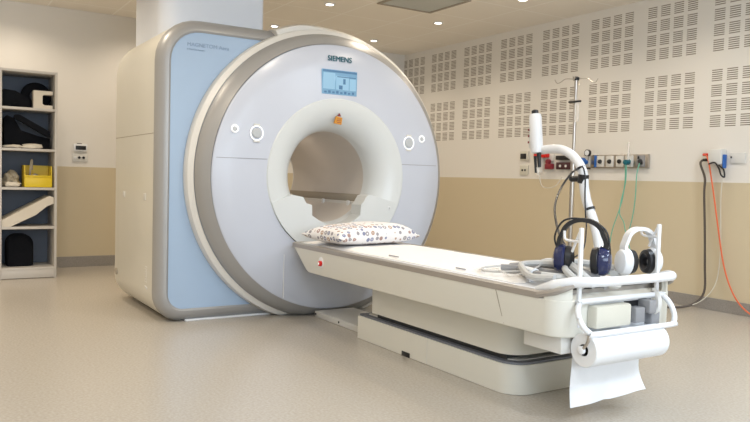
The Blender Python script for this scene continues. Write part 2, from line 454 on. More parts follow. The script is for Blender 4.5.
# screen and lettering
s = obj('display_screen', box(B(), -4.825, -4.797, 2.548, 2.848, 1.674, 1.858, .003), M['scr'], t, label='lit blue display screen')
obj('screen_title_bar', box(B(), -4.798, -4.7955, 2.552, 2.844, 1.838, 1.853), M['scr3'], s)
obj('screen_side_panel', box(B(), -4.798, -4.7955, 2.556, 2.655, 1.712, 1.832), M['scr2'], s)
bm = B(); box(bm, -4.798, -4.7955, 2.665, 2.775, 1.712, 1.815); box(bm, -4.798, -4.7955, 2.783, 2.838, 1.712, 1.80); obj('screen_window', bm, M['scr2'], s)
bm = B()
box(bm, -4.796, -4.794, 2.69, 2.72, 1.715, 1.745); box(bm, -4.796, -4.794, 2.725, 2.745, 1.755, 1.795); box(bm, -4.796, -4.794, 2.672, 2.836, 1.805, 1.812)
for k in range(8): box(bm, -4.796, -4.794, 2.565 + k * .034, 2.585 + k * .034, 1.682, 1.695 + .006 * (k % 2))
obj('screen_icon', bm, M['scr3'], s)
text('brand_lettering', 'SIEMENS', .056, M['teal'], t, (-4.812, 2.597, 1.925), (0, 1, 0), (0, 0, 1), .003)
bm = B(); prism(bm, [(2.652, 1.458), (2.712, 1.450), (2.718, 1.502), (2.668, 1.512)], 'x', -4.800, -4.783); w = obj('laser_label', bm, M['ylabel'], t, label='amber warning label above the bore')
bm = B(); prism(bm, [(2.682, 1.515), (2.708, 1.512), (2.696, 1.535)], 'x', -4.800, -4.784); obj('warning_triangle', bm, M['redd'], w)
bm = B()
for k in range(3): box(bm, -4.784, -4.782, 2.672, 2.706, 1.464 + k * .013, 1.468 + k * .013)
obj('printed_line', bm, M['redd'], w)
def dial(y, z, side):
    d = obj('control_dial', lathe(B(), [(-.012, .036), (.010, .036), (.016, .030), (.017, .002)], (-4.808, y, z), 'x', 28), M['knob'], t, label='grey round control dial')
    ring = rrect(y - .034, y + .034, z - .062, z + .062, (.02,) * 4, 5)
    bm = B(); tube(bm, [(-4.802, y + .047 * math.cos(a) , z + .050 * math.sin(a)) for a in [2 * PI * i / 20 for i in range(20)]], .0055, 2, 6, True)
    obj('dial_outline', bm, M['led'], d)
    bm = B(); box(bm, -4.807, -4.799, y - .024, y + .024, z + .048, z + .066, .003); obj('dial_key', bm, M['pale'], d)
    obj('dial_key', box(B(), -4.807, -4.799, y - .024, y + .024, z - .066, z - .048, .003), M['pale'], d)
dial(2.037, 1.351, -1); dial(3.348, 1.344, 1)
def small(y, z, xf):
    d = obj('call_button', lathe(B(), [(-.012, .017), (.007, .017), (.010, .003)], (xf, y, z), 'x', 20), M['knob'], t)
    bm = B(); tube(bm, [(xf + .002, y + .024 * math.cos(a), z + .024 * math.sin(a)) for a in [2 * PI * i / 10 for i in range(14)]], .006, 2, 6, True)
    obj('button_outline', bm, M['led'], d)
small(1.877, 1.374, -4.813); small(3.481, 1.383, -4.813)

# duct from the housing top to the ceiling
d = [(p[0], p[1]) for p in rrect(-6.24, -5.45, 1.545, 2.36, (.03, .15, .04, .1), 8)]
obj('ceiling_duct', prism(B(), d, 'z', 1.98, ZC - .001), M['duct'], t, label='tall white square duct rising to the ceiling')

# ------------------------------------------------------------------ patient table
t = table = thing('patient_table', 'long white patient table on a two step pedestal in front of the scanner', 'patient table', (-3.4, YC, 0))
Y0, Y1 = 2.305, 3.095
XE, CR = -2.150, .10
def bplan(x0, ins, z):
    return [Vector((x, y, z)) for x, y in rrect(x0 + ins, XE - ins, Y0 + ins, Y1 - ins, (.03, CR, CR, .03), 10)]
obj('table_body', loft(B(), [bplan(-4.49, .012, .385), bplan(-4.51, .004, .389), bplan(-4.54, .001, .402), bplan(-4.735, 0, .545), bplan(-4.735, .01, .550)]), M['body'], t, smooth=.5)
for s_ in (-1, 1):
    bm = B(); L = []
    for i in range(13):
        a = math.radians(76 * i / 12); cx, cy, rr_ = XE - CR, YC + s_ * (.395 - CR), CR - .002
        if a < 0: ox, oy = cx + a * .35, 1.0; px, py = cx + a * .35, cy + s_ * rr_; nx_, ny_ = 0, s_
        else: px, py = cx + rr_ * math.sin(a), cy + s_ * rr_ * math.cos(a); nx_, ny_ = math.sin(a), s_ * math.cos(a)
        zt = .575 + .05 * min(1, i / 9); w_ = .022
        L.append([Vector((px, py, .54)), Vector((px, py, zt)), Vector((px - nx_ * w_, py - ny_ * w_, zt)), Vector((px - nx_ * w_, py - ny_ * w_, .54))])
    loft(bm, L); obj('end_lip', bm, M['body'], t)
# grey rail all round and the white top
def plan(ins, xr=-2.27, xl=-4.76):
    return rrect(xl + ins, xr, Y0 - .003 + ins, Y1 + .003 - ins, (.03, .02, .02, .03), 5)
bm = B(); loft(bm, [[Vector((x, y, .545)) for x, y in plan(.0)], [Vector((x, y, .572)) for x, y in plan(0)], [Vector((x, y, .578)) for x, y in plan(.012)], [Vector((x, y, .578)) for x, y in plan(.035)], [Vector((x, y, .570)) for x, y in plan(.04)]])
obj('side_rail', bm, M['rail'], t, label='grey edge rail')
for (y, s_) in ((Y0 - .003, 1), (Y1 + .003, -1)):
    bm = B(); tube(bm, [(-2.29, y + s_ * .014, .560), (-2.22, y + s_ * .016, .577), (-2.165, y + s_ * .032, .598), (-2.135, y + s_ * .065, .614)], [.018, .016, .013, .008], 5, 8)
    obj('rail_end', bm, M['rail'], t)
obj('tabletop', box(B(), -4.70, -2.29, Y0 + .04, Y1 - .04, .556, .576, .005), M['white'], t)
bm = B(); loft(bm, [[Vector((x0_ + dx, yy + dy, z_)) for dx, dy in ((0, 0), (.004, 0), (.004, .01), (0, .01))] for x0_, yy, z_ in ((-2.56, Y0 - .002, .548), (-2.54, Y0 - .002, .50), (-2.50, Y0 + .002, .395))]); obj('body_seam', bm, M['seamb'], t)
eb = obj('emergency_bezel', lathe(B(), [(-.006, .036), (-.004, .040), (.012, .04)], (-4.30, Y0 + .006, .478), 'y', 24), M['white'], t)
obj('emergency_button', lathe(B(), [(-.022, .012), (-.018, .018), (.0, .019)], (-4.30, Y0 + .004, .470), 'y', 20), M['red'], eb, label='red emergency stop button')
bm = B(); box(bm, -4.306, -4.294, Y0 - .020, Y0 - .015, .463, .477, .002); obj('button_mark', bm, M['led'], eb)
obj('pedestal', prism(B(), rrect(-3.90, -2.60, 2.46, 2.98, (.02, .12, .12, .02), 7), 'z', .195, .39, .006), M['body'], t)
obj('pedestal_gap', box(B(), -3.88, -2.68, 2.50, 2.94, .16, .2), M['dark'], t)
obj('end_carriage', box(B(), -2.42, -2.19, 2.36, 3.04, .308, .386, .006), M['pale'], t)
bm = prism(B(), rrect(-4.06, -2.575, 2.455, 2.965, (.015, .12, .12, .015), 7), 'z', .002, .150, .004)
bs = obj('base', bm, M['body'], t)
obj('base_bumper', prism(B(), rrect(-4.05, -2.585, 2.465, 2.955, (.015, .11, .11, .015), 7), 'z', .149, .161, .003), M['bumper'], bs, label='dark grey rubber strip')
obj('base_cap', prism(B(), rrect(-4.0, -2.625, 2.505, 2.915, (.015, .08, .08, .015), 7), 'z', .160, .166), M['pale'], bs)
bm = box(B(), -3.53, -3.45, 2.450, 2.47, .0, .028, .002); obj('cable_slot', bm, M['black'], bs)
obj('base_seam', box(B(), -3.285, -3.282, 2.4535, 2.46, .005, .148), M['pale'], bs)
fp = obj('floor_plate', box(B(), -4.82, -4.07, 2.54, 2.88, .0, .045, .006), M['pale'], t)
for x in (-4.80, -4.45):
    obj('plate_screw', lathe(B(), [(-.004, .001), (-.004, .008), (.004, .008)], (x, 2.541, .024), 'y', 10), M['dark'], fp)
# push handle at the end
hz = .635
hp = [(-2.32, 2.335, .578), (-2.23, 2.345, .605), (-2.15, 2.38, .628), (-2.085, 2.45, hz), (-2.075, 2.60, hz), (-2.075, 2.80, hz), (-2.085, 2.95, hz), (-2.15, 3.02, .628), (-2.23, 3.055, .605), (-2.32, 3.065, .578)]
obj('push_handle', tube(B(), hp, [.014, .026, .024, .022, .021, .021, .022, .024, .026, .014], 6, 14), M['white'], t)
# recessed end face and its boxes
obj('end_plate', box(B(), -2.20, -2.150, 2.48, 2.92, .400, .545, .008), M['white'], t)
obj('connector_box', box(B(), -2.155, -2.095, 2.47, 2.70, .425, .525, .012), M['ivory'], t, label='cream box')
bm = B(); box(bm, -2.155, -2.10, 2.735, 2.80, .43, .50, .006); box(bm, -2.155, -2.085, 2.81, 2.86, .47, .53, .006); box(bm, -2.155, -2.11, 2.86, 2.92, .41, .47, .006)
obj('grey_connector', bm, M['tube'], t)
obj('connector_slot', box(B(), -2.152, -2.149, 2.71, 2.90, .475, .525), M['black'], t)
bm = B(); tube(bm, [(-2.16, 2.93, .56), (-2.11, 2.90, .535), (-2.10, 2.89, .49), (-2.13, 2.88, .46)], .014, 5, 8); obj('socket_arm', bm, M['pale'], t)
# tube frame that carries the paper roll
lp = []
for (y, z) in rrect(2.365, 2.995, .415, .545, (.065,) * 4, 4):
    lp.append((-2.135 + (.545 - z) * .55, y, z))
fr_ = obj('roll_frame', tube(B(), lp, .0125, 2, 10, True), M['white'], t, label='white tubular roll frame')
for (y0, y1) in ((2.45, 1), (2.56, 1), (2.93, 1)):
    bm = B(); 
    for k in range(3): lathe(bm, [(-.003, .001), (-.003, .004), (.0, .004)], (-2.052, y0 + k * .02, .417), (1, 0, 0), 6)
    obj('frame_screw', bm, M['knob'], fr_)
for y in (2.39, 2.90):
    bm = B(); tube(bm, [(-2.065, y, .414), (-2.07, y, .385), (-2.095, y, .350)], .007, 3, 8); obj('roll_hook', bm, M['metal'], fr_)
def hook_post(y, top):
    x = -2.155
    p = obj('hook_post', box(B(), x - .006, x + .008, y - .010, y + .010, .43, top, .003), M['white'], t)
    bm = B()
    tube(bm, [(x, y, top - .004), (x - .035, y + .012, top - .055), (x - .07, y + .025, top - .11)], .006, 3, 8)
    tube(bm, [(x, y, top - .06), (x - .06, y + .01, top - .062), (x - .10, y + .01, top - .055), (x - .105, y + .01, top - .02)], .006, 3, 8)
    obj('hook_arm', bm, M['white'], p)
hook_post(2.42, .862); hook_post(2.945, .872)

# mattress pad, sheet marks
bm = B()
nx, ny = 60, 16; g = [[None] * (ny + 1) for _ in range(nx + 1)]
X0, X1, A0, A1 = -4.69, -2.50, 2.372, 3.028
for i in range(nx + 1):
    for j in range(ny + 1):
        x = X0 + (X1 - X0) * i / nx; y = A0 + (A1 - A0) * j / ny
        e = min(1, min(j, ny - j) / 2, min(i, nx - i) / 2)
        if i == nx: x += .02 * math.sin(j * 1.7)
        z = .580 + .014 * e + .004 * noise.noise(Vector((x * 5, y * 9, 0))) * e
        g[i][j] = (x, y, z)
top = [[bm.verts.new(p) for p in r] for r in g]; bot = [[bm.verts.new((p[0], p[1], .577)) for p in r] for r in g]
for i in range(nx):
    for j in range(ny):
        bm.faces.new((top[i][j], top[i + 1][j], top[i + 1][j + 1], top[i][j + 1])); bm.faces.new((bot[i][j], bot[i][j + 1], bot[i + 1][j + 1], bot[i + 1][j]))
for i in range(nx):
    bm.faces.new((top[i][0], bot[i][0], bot[i + 1][0], top[i + 1][0])); bm.faces.new((top[i][ny], top[i + 1][ny], bot[i + 1][ny], bot[i][ny]))
for j in range(ny):
    bm.faces.new((top[0][j], top[0][j + 1], bot[0][j + 1], bot[0][j])); bm.faces.new((top[nx][j], bot[nx][j], bot[nx][j + 1], top[nx][j + 1]))
pad = tag(obj('mattress_pad', bm, M['sheet'], smooth=1), 'thin white mattress pad lying along the patient table', 'mattress')
bm = B(); box(bm, -3.62, -3.52, 2.40, 2.406, .590, .596); obj('strap_slot', bm, M['seam'], pad)
bm = B(); box(bm, -2.98, -2.90, 2.40, 2.405, .590, .596); obj('strap_slot', bm, M['seam'], pad)

# pillow
bm = B(); NU, NV = 36, 22; pw, pd, ph = .355, .225, .085
import itertools
def pill(u, v, s):
    a, b = abs(u), abs(v)
    h = ph * (max(0, (1 - a ** 4.5)) ** .5) * (max(0, (1 - b ** 4.0)) ** .5)
    h *= (.85 + .15 * (1 - a * a) if s > 0 else .66)
    w = 1 - .10 * (1 - b ** 2) * a ** 6; dd = 1 - .10 * (1 - a ** 2) * b ** 6
    n_ = noise.noise(Vector((u * 3, v * 2.4, s))) * .007 * (1 - max(a, b) ** 4)
    return Vector((v * pd * dd, u * pw * w, s * h + n_ + (.018 * u if s > 0 else 0) * (1 - a ** 4)))
c0 = Vector((-4.33, 2.635, .655)); Rz = Matrix.Rotation(math.radians(7), 3, 'Z')
T = {}
for s_ in (1, -1):
    for i in range(NU + 1):
        for j in range(NV + 1):
            edge = i in (0, NU) or j in (0, NV)
            k = (i, j, 0 if edge else s_)
            if k not in T: T[k] = bm.verts.new(c0 + Rz @ pill(-1 + 2 * i / NU, -1 + 2 * j / NV, s_))
    for i in range(NU):
        for j in range(NV):
            q = [T[(a, b, 0 if (a in (0, NU) or b in (0, NV)) else s_)] for a, b in ((i, j), (i + 1, j), (i + 1, j + 1), (i, j + 1))]
            try: bm.faces.new(q)
            except ValueError: pass
tag(obj('pillow', bm, pillow_mat(), smooth=1.2), 'small white pillow patterned with coloured rings on the scanner end of the table', 'pillow')

# ------------------------------------------------------------------ paper roll
RX, RZ = -2.105, .342
t = thing('paper_roll', 'wide white paper roll hanging at the table end with a torn sheet', 'paper roll', (RX, YC, RZ - .08))
bm = B()
L = []
for (y, r) in ((2.405, .026), (2.405, .070), (2.408, .0735), (2.887, .0735), (2.89, .070), (2.89, .026)):
    L.append([Vector((RX + r * math.cos(2 * PI * i / 40), y, RZ + r * math.sin(2 * PI * i / 40))) for i in range(40)])
loft(bm, L + [L[0]], False, False); bmesh.ops.remove_doubles(bm, verts=bm.verts, dist=1e-5)
obj('roll', bm, M['paper'], t)
bm = B(); L = []
for (y, r) in ((2.41, .025), (2.885, .025)):
    L.append([Vector((RX + r * math.cos(2 * PI * i / 24), y, RZ + r * math.sin(2 * PI * i / 24))) for i in range(24)])
loft(bm, L, False, False); obj('cardboard_core', bm, M['dark'], t)
obj('spindle', lathe(B(), [(-.262, .010), (.262, .010)], (RX, 2.645, RZ), 'y', 14), M['metal'], t)
obj('spindle_cap', lathe(B(), [(-.012, .012), (-.008, .018), (.006, .018)], (RX, 2.392, RZ + .002), 'y', 16), M['white'], t)
bm = B(); rows = []
for i in range(15):
    f = i / 14; z = RZ - f * .26
    row = []
    for j in range(17):
        g_ = j / 16; y = 2.425 + .46 * g_ + .03 * f ** 3 * (g_ - .3)
        x = RX - .0745 - .012 * math.sin(f * 2.2) + .055 * max(0, f - .55) ** 1.5 * (1 if g_ < .5 else 1.8) + .003 * math.sin(j * .9 + i * .3)
        row.append((x, y, z - (.012 * f * math.cos(g_ * 3))))
    rows.append(row)
for off in (0, .0012):
    vs = [[bm.verts.new((p[0] - off, p[1], p[2])) for p in r] for r in rows]
    for a, b in zip(vs, vs[1:]):
        for j in range(16): bm.faces.new((a[j], a[j + 1], b[j + 1], b[j]))
obj('hanging_sheet', bm, M['paper'], t, smooth=1)

# ------------------------------------------------------------------ headphones
def headset(name, label, c, rz, tilt, matcup, matband, matpad, S=1.0, big=False):
    cx, cy, cz = c
    t = thing(name, label, 'headphones', c)
    R = Matrix.Rotation(rz, 3, 'Z') @ Matrix.Rotation(tilt, 3, 'Y')
    V = lambda p: Vector(c) + R @ (Vector(p) * S)
    # band arch in the local y-z plane
    arc = [V((0, .088 * math.cos(a), .03 + .095 * max(0, math.sin(a)) ** .75)) for a in [PI * i / 12 for i in range(13)]]
    bm = B()
    loops = []
    P_ = smooth_path([V((0, -.095, -.03))] + [V((0, -.098, .03))] + arc[::-1][1:-1] + [V((0, .098, .03)), V((0, .095, -.03))], 3)
    for i, p in enumerate(P_):
        tn = (P_[min(i + 1, len(P_) - 1)] - P_[max(i - 1, 0)]).normalized(); wx = R @ Vector((1, 0, 0)); up = tn.cross(wx).normalized()
        w, h = (.019 if not big else .021) * S, (.009 if not big else .009) * S
        loops.append([p + wx * w + up * h, p - wx * w + up * h, p - wx * w - up * h, p + wx * w - up * h])
    loft(bm, loops); bmesh.ops.bevel(bm, geom=[e for e in bm.edges if len(e.link_faces) == 2 and e.calc_face_angle(0) > .7], offset=.003, segments=2, affect='EDGES')
    obj('headband', bm, matband, t)
    for s in (-1, 1):
        ax = R @ Vector((0, s, 0)); cc = V((0, s * .070, -.045))
        cup = B(); L = []
        k = 1.58 if big else 1.40
        wx = R @ Vector((1, 0, 0)); wz = R @ Vector((0, 0, 1))
        for (h, r) in ((-.002, .034), (.004, .040), (.018, .040), (.030, .033), (.036, .018), (.037, .001)):
            L.append([cc + ax * h * S * k + (wx * math.cos(2 * PI * i / 28) * .86 + wz * math.sin(2 * PI * i / 28) * 1.12) * r * S * k for i in range(28)])
        loft(cup, L); cu = obj('ear_cup', cup, matcup, t)
        pd_ = B(); L = []
        for (h, r) in ((.0, .012), (-.018, .014), (-.024, .024), (-.020, .034), (-.004, .037), (.0, .034)):
            L.append([cc + ax * h * S * k + (wx * math.cos(2 * PI * i / 28) * .86 + wz * math.sin(2 * PI * i / 28) * 1.12) * r * S * k for i in range(28)])
        loft(pd_, L); obj('ear_cushion', pd_, matpad, t)
    return t, V
hb, V1 = headset('headphones', 'black headphones with dark blue ear cups hanging from the near hook post', (-2.305, 2.60, .750), math.radians(-58), 0, M['navy'], M['black'], M['black'], 1.08)
bm = B(); tube(bm, [V1((.0, -.10, -.02)), V1((.02, -.115, .05)), V1((.01, -.08, .12)), V1((.0, .0, .128)), V1((0, .09, .09)), V1((.01, .115, .0)), V1((.0, .11, -.06))], .0045, 5, 8)
obj('wire_yoke', bm, M['black'], hb)
hw, V2 = headset('headphones', 'white headphones with one black cushion hanging from the far hook post', (-2.225, 2.90, .732), math.radians(-12), 0, M['white'], M['white'], M['black'], .92, True)

# ------------------------------------------------------------------ cables lying on the table end
def hose(name, label, pts, r, m, cat='hose', ribs=False, group=None, k=6, plug=None, plugm=None):
    bm = B()
    if ribs:
        S = smooth_path(pts, 14); rr = [r * (1.0 if i % 2 else .86) for i in range(len(S))]
        tube(bm, S, rr, 1, 10)
    else: tube(bm, pts, r, k, 8)
    if plug is None: 
        o = obj(name, bm, m); return tag(o, label, cat, group)
    t = thing(name, label, cat, tuple(pts[0]), group)
    obj('hose' if cat == 'hose' else 'wire', bm, m, t)
    for p, q, pr, ln in plug:
        a = Vector(p); d = (Vector(q) - a).normalized()
        b2 = B(); lathe(b2, [(0, pr * .8), (.004, pr), (ln - .004, pr), (ln, pr * .7)], a, d, 14); obj('plug', b2, plugm or M['white'], t)
    return t
hose('coil_cable', 'thick grey cable with a white plug, nearest the table edge', [(-2.66, 2.56, .615), (-2.56, 2.50, .618), (-2.46, 2.47, .618), (-2.38, 2.46, .620)], .021, M['tube'], 'cable', False, plug=[((-2.47, 2.472, .622), (-2.54, 2.49, .622), .025, .10)])
hose('coil_cable', 'grey cable bent through a U on the table end', [(-2.40, 2.44, .622), (-2.32, 2.50, .62), (-2.30, 2.62, .622), (-2.36, 2.74, .622), (-2.50, 2.82, .62), (-2.64, 2.84, .618)], .020, M['tubel'], 'cable')
hose('coil_cable', 'grey cable crossing the table end behind the white plug', [(-2.78, 2.60, .612), (-2.66, 2.66, .63), (-2.52, 2.66, .64), (-2.38, 2.62, .645), (-2.28, 2.62, .63), (-2.19, 2.64, .595)], .022, M['tube'], 'cable', plug=[((-2.60, 2.665, .652), (-2.60, 2.80, .652), .022, .09)])
hose('coil_cable', 'pale cable looping at the back of the cable bundle', [(-2.62, 2.72, .62), (-2.56, 2.92, .625), (-2.42, 2.97, .625), (-2.32, 2.90, .63), (-2.27, 2.78, .63)], .019, M['tubel'], 'cable')
hose('coil_cable', 'pale cable stacked on top of the cable bundle', [(-2.56, 2.60, .66), (-2.46, 2.72, .668), (-2.36, 2.80, .66), (-2.26, 2.84, .645)], .018, M['tubel'], 'cable')
hose('coil_cable', 'pale cable arching highest over the middle of the bundle', [(-2.66, 2.74, .62), (-2.58, 2.70, .66), (-2.48, 2.64, .685), (-2.38, 2.58, .68), (-2.28, 2.55, .655), (-2.19, 2.56, .598)], .018, M['tubel'], 'cable')
hose('clear_tube', 'thin clear tube curled in a wide loop on the mattress pad', [(-2.50, 2.52, .632), (-2.62, 2.44, .615), (-2.76, 2.41, .603), (-2.86, 2.50, .606), (-2.84, 2.70, .612), (-2.70, 2.86, .625), (-2.50, 2.92, .645)], .0055, M['tubel'], 'tube')
hose('clear_tube', 'thin clear tube crossing under the grey cable plugs', [(-2.86, 2.42, .602), (-2.74, 2.46, .612), (-2.66, 2.42, .618), (-2.56, 2.40, .606), (-2.50, 2.46, .632), (-2.56, 2.60, .65), (-2.66, 2.72, .65)], .005, M['clear'], 'tube')
hose('coil_cable', 'grey ribbed cable lying flat under the pale loops', [(-2.74, 2.50, .615), (-2.62, 2.60, .618), (-2.50, 2.58, .618), (-2.40, 2.66, .62), (-2.28, 2.68, .622)], .021, M['tube'], 'cable')
hose('coil_cable', 'pale cable doubled back beside the clear tube loop', [(-2.30, 2.42, .626), (-2.42, 2.40, .618), (-2.52, 2.44, .64), (-2.60, 2.52, .652), (-2.52, 2.62, .66), (-2.40, 2.58, .665), (-2.30, 2.50, .650), (-2.20, 2.50, .598)], .016, M['tubel'], 'cable')
b = obj('connector_plug', lathe(B(), [(0, .02), (.01, .032), (.02, .032), (.03, .012)], (-2.20, 2.70, .577), 'z', 20), M['pale']); tag(b, 'flat round grey cable cap inside the push handle', 'plug')

# ------------------------------------------------------------------ IV stand
IX, IY = -4.122, 4.5
t = thing('iv_stand', 'tall slim steel drip stand with hooks, behind the table against the slotted wall', 'drip stand', (IX, IY, 0))
obj('pole', lathe(B(), [(.10, .019), (1.2, .019)], (IX, IY, 0), 'z', 14), M['metal'], t)
obj('inner_pole', lathe(B(), [(1.2, .013), (1.895, .013)], (IX, IY, 0), 'z', 12), M['metal'], t)
obj('clamp_collar', lathe(B(), [(1.185, .02), (1.235, .02)], (IX, IY, 0), 'z', 14), M['metal'], t)
obj('pole_cap', lathe(B(), [(1.885, .024), (1.905, .028), (1.915, .012)], (IX, IY, 0), 'z', 14), M['black'], t)
for s in (0, 1, 2, 3):
    a = s * PI / 2 + .6; u = Vector((math.cos(a), math.sin(a), 0)); c = Vector((IX, IY, 1.895))
    obj('bag_hook', tube(B(), [c, c + u * .08 + Vector((0, 0, .004)), c + u * .12 - Vector((0, 0, .02)), c + u * .15 - Vector((0, 0, .03)), c + u * .17], .0035, 4, 6), M['metal'], t)
obj('bag_clip', box(B(), IX - .02, IX + .10, IY - .06, IY - .04, 1.70, 1.715, .003), M['black'], t)
obj('clip_arm', box(B(), IX - .012, IX + .012, IY - .05, IY + .01, 1.702, 1.713), M['black'], t)
for s in range(5):
    a = s * 2 * PI / 5 + .3; u = Vector((math.cos(a), math.sin(a), 0)); c = Vector((IX, IY, .10))
    l = obj('foot', tube(B(), [c, c + u * .12 - Vector((0, 0, .01)), c + u * .27 - Vector((0, 0, .035))], .012, 3, 8), M['metal'], t)
    obj('caster', lathe(B(), [(-.010, .018), (-.008, .025), (.008, .025), (.010, .018)], c + u * .27 + Vector((0, 0, -.075)), (-u.y, u.x, 0), 14), M['black'], l)
bm = B(); box(bm, IX + .045, IX + .085, IY - .057, IY - .047, 1.545, 1.70, .008)
dl = obj('drip_chamber', bm, M['clear']); tag(dl, 'small clear drip pouch hanging from the black clip of the steel stand', 'drip pouch')

# ------------------------------------------------------------------ injector on a white curved arm
JY = 3.8
t = thing('injector_stand', 'white curved arm on a pole carrying an upright white injector head', 'injector', (-3.22, JY, 0))
arm = [(-3.222, JY, .10), (-3.222, JY, .5), (-3.235, JY, .66), (-3.28, JY, .80), (-3.345, JY, .93), (-3.375, JY, 1.03), (-3.385, JY, 1.11), (-3.42, JY, 1.18), (-3.49, JY, 1.245), (-3.58, JY, 1.285), (-3.68, JY, 1.293), (-3.80, JY, 1.285)]
obj('curved_arm', tube(B(), arm, .032, 6, 16), M['white'], t)
hd = Vector((-3.795, JY - .03, 1.262)); up = Vector((-.115, 0, 1)).normalized()
h = obj('injector_head', lathe(B(), [(0, .020), (.004, .040), (.03, .045), (.26, .045), (.285, .038)], hd, up, 24), M['white'], t)
obj('head_cap', lathe(B(), [(.282, .026), (.31, .024), (.318, .010)], hd, up, 20), M['black'], h)
bm = B()
box(bm, -3.865, -3.835, JY - .05, JY - .005, 1.30, 1.47, .006)
obj('side_panel', bm, M['pale'], h)
bm = B()
for k in range(3): box(bm, -3.868, -3.858, JY - .055, JY - .047, 1.335 + k * .045, 1.35 + k * .045)
obj('side_button', bm, M['redd'], h)
bm = B()
lathe(bm, [(-.10, .012), (-.005, .016), (.01, .02)], hd + Vector((.018, 0, 0)), up, 14)
obj('syringe_barrel', bm, M['black'], h)
bm = B(); lathe(bm, [(-.14, .009), (-.02, .011)], hd + Vector((-.02, 0, .0)), up, 12); obj('syringe_barrel', bm, M['black'], h)
bm = B(); lathe(bm, [(-.16, .003), (-.13, .008), (-.10, .010)], hd + Vector((.0, 0, .0)), up, 10); obj('syringe_tip', bm, M['clear'], h)
cl = obj('arm_clamp', lathe(B(), [(-.03, .036), (.03, .036)], (-3.385, JY, 1.085), (.1, 0, 1), 18), M['black'], t)
obj('clamp_knob', lathe(B(), [(0, .018), (.06, .022), (.075, .016)], (-3.41, JY - .01, 1.085), (-1, -.1, 0), 14), M['black'], cl)
obj('cable_tie', lathe(B(), [(-.008, .033), (.008, .033)], (-3.405, JY, 1.155), (-.5, 0, 1), 16), M['black'], t)
obj('cable_tie', lathe(B(), [(-.008, .033), (.008, .033)], (-3.315, JY, .885), (-.5, 0, 1), 16), M['black'], t)
obj('stand_base', lathe(B(), [(.03, .20), (.06, .20), (.085, .06), (.12, .034)], (-3.222, JY, 0), 'z', 28), M['white'], t)
for s in range(4):
    a = s * PI / 2 + .4; obj('caster', lathe(B(), [(-.01, .02), (.01, .02)], (-3.222 + .17 * math.cos(a), JY + .17 * math.sin(a), .02), (-math.sin(a), math.cos(a), 0), 14), M['black'], t)
cb = [(-3.40, JY - .04, 1.15), (-3.349, 3.65, 1.125), (-3.299, 3.5, 1.022), (-3.154, 3.3, .919), (-2.95, 3.1, .83), (-2.673, 2.85, .766), (-2.436, 2.66, .72)]
tag(obj('power_cable', tube(B(), cb, .007, 7, 8), M['black']), 'black cable looping left from the injector arm down to the headphones', 'cable')
cb = [(-3.40, JY - .038, 1.15), (-3.35, JY - .05, 1.165), (-3.325, JY - .05, 1.10), (-3.325, JY - .045, .98), (-3.315, JY - .045, .86), (-3.29, JY - .06, .76), (-3.1, JY - .3, .64), (-2.95, JY - .6, .60)]
tag(obj('power_cable', tube(B(), cb, .005, 7, 8), M['black']), 'thin black cable tied down the right side of the injector arm', 'cable')

# ------------------------------------------------------------------ back wall equipment
W = YB
# gas rail
t = thing('gas_outlet_panel', 'long steel strip of medical gas outlets on the wall above the beige paint line', 'gas panel', (-4.74, W, 1.215))
obj('backplate', box(B(), -5.13, -4.352, W - .03, W, 1.216, 1.345, .004), M['metal'], t)
for k, x in enumerate((-5.08, -4.905, -4.79, -4.67, -4.56, -4.43)):
    m_ = obj('outlet_module', box(B(), x - .045, x + .045, W - .038, W - .028, 1.226, 1.335, .004), M['pale'] if k not in (5,) else M['tube'], t)
    if k == 0: continue
    obj('outlet_socket', lathe(B(), [(-.018, .010), (-.014, .020), (.0, .022)], (x, W - .038, 1.278), 'y', 16), M['black'] if k in (2, 3) else (M['teal'] if k == 4 else M['dark']), m_)
bm = B(); box(bm, -4.972, -4.952, W - .05, W - .028, 1.222, 1.34, .003); obj('module_divider', bm, M['bluep'], t)
bm = B(); box(bm, -4.455, -4.445, W - .05, W - .036, 1.30, 1.325); box(bm, -4.425, -4.405, W - .05, W - .036, 1.25, 1.275); box(bm, -4.45, -4.43, W - .05, W - .036, 1.27, 1.29); obj('valve_lever', bm, M['black'], t)
t = thing('pressure_regulator', 'blue knobbed regulator with a round gauge at the left end of the gas strip', 'regulator', (-5.08, W - .05, 1.27))
obj('blue_knob', lathe(B(), [(-.085, .03), (-.080, .042), (-.04, .042), (-.02, .02), (.012, .02)], (-5.075, W - .048, 1.275), 'y', 24), M['bluep'], t, label='round blue knob')
obj('gauge_stem', lathe(B(), [(0, .006), (.06, .006)], (-5.035, W - .062, 1.29), 'z', 8), M['metal'], t)
g_ = obj('gauge', lathe(B(), [(-.026, .001), (-.026, .030), (-.028, .034), (.0, .034)], (-5.035, W - .06, 1.365), 'y', 24), M['black'], t)
obj('gauge_face', lathe(B(), [(-.029, .001), (-.029, .027), (-.026, .027)], (-5.035, W - .06, 1.365), 'y', 20), M['white'], g_)
obj('outlet_nozzle', box(B(), -5.05, -5.01, W - .10, W - .05, 1.20, 1.215, .004), M['black'], t)
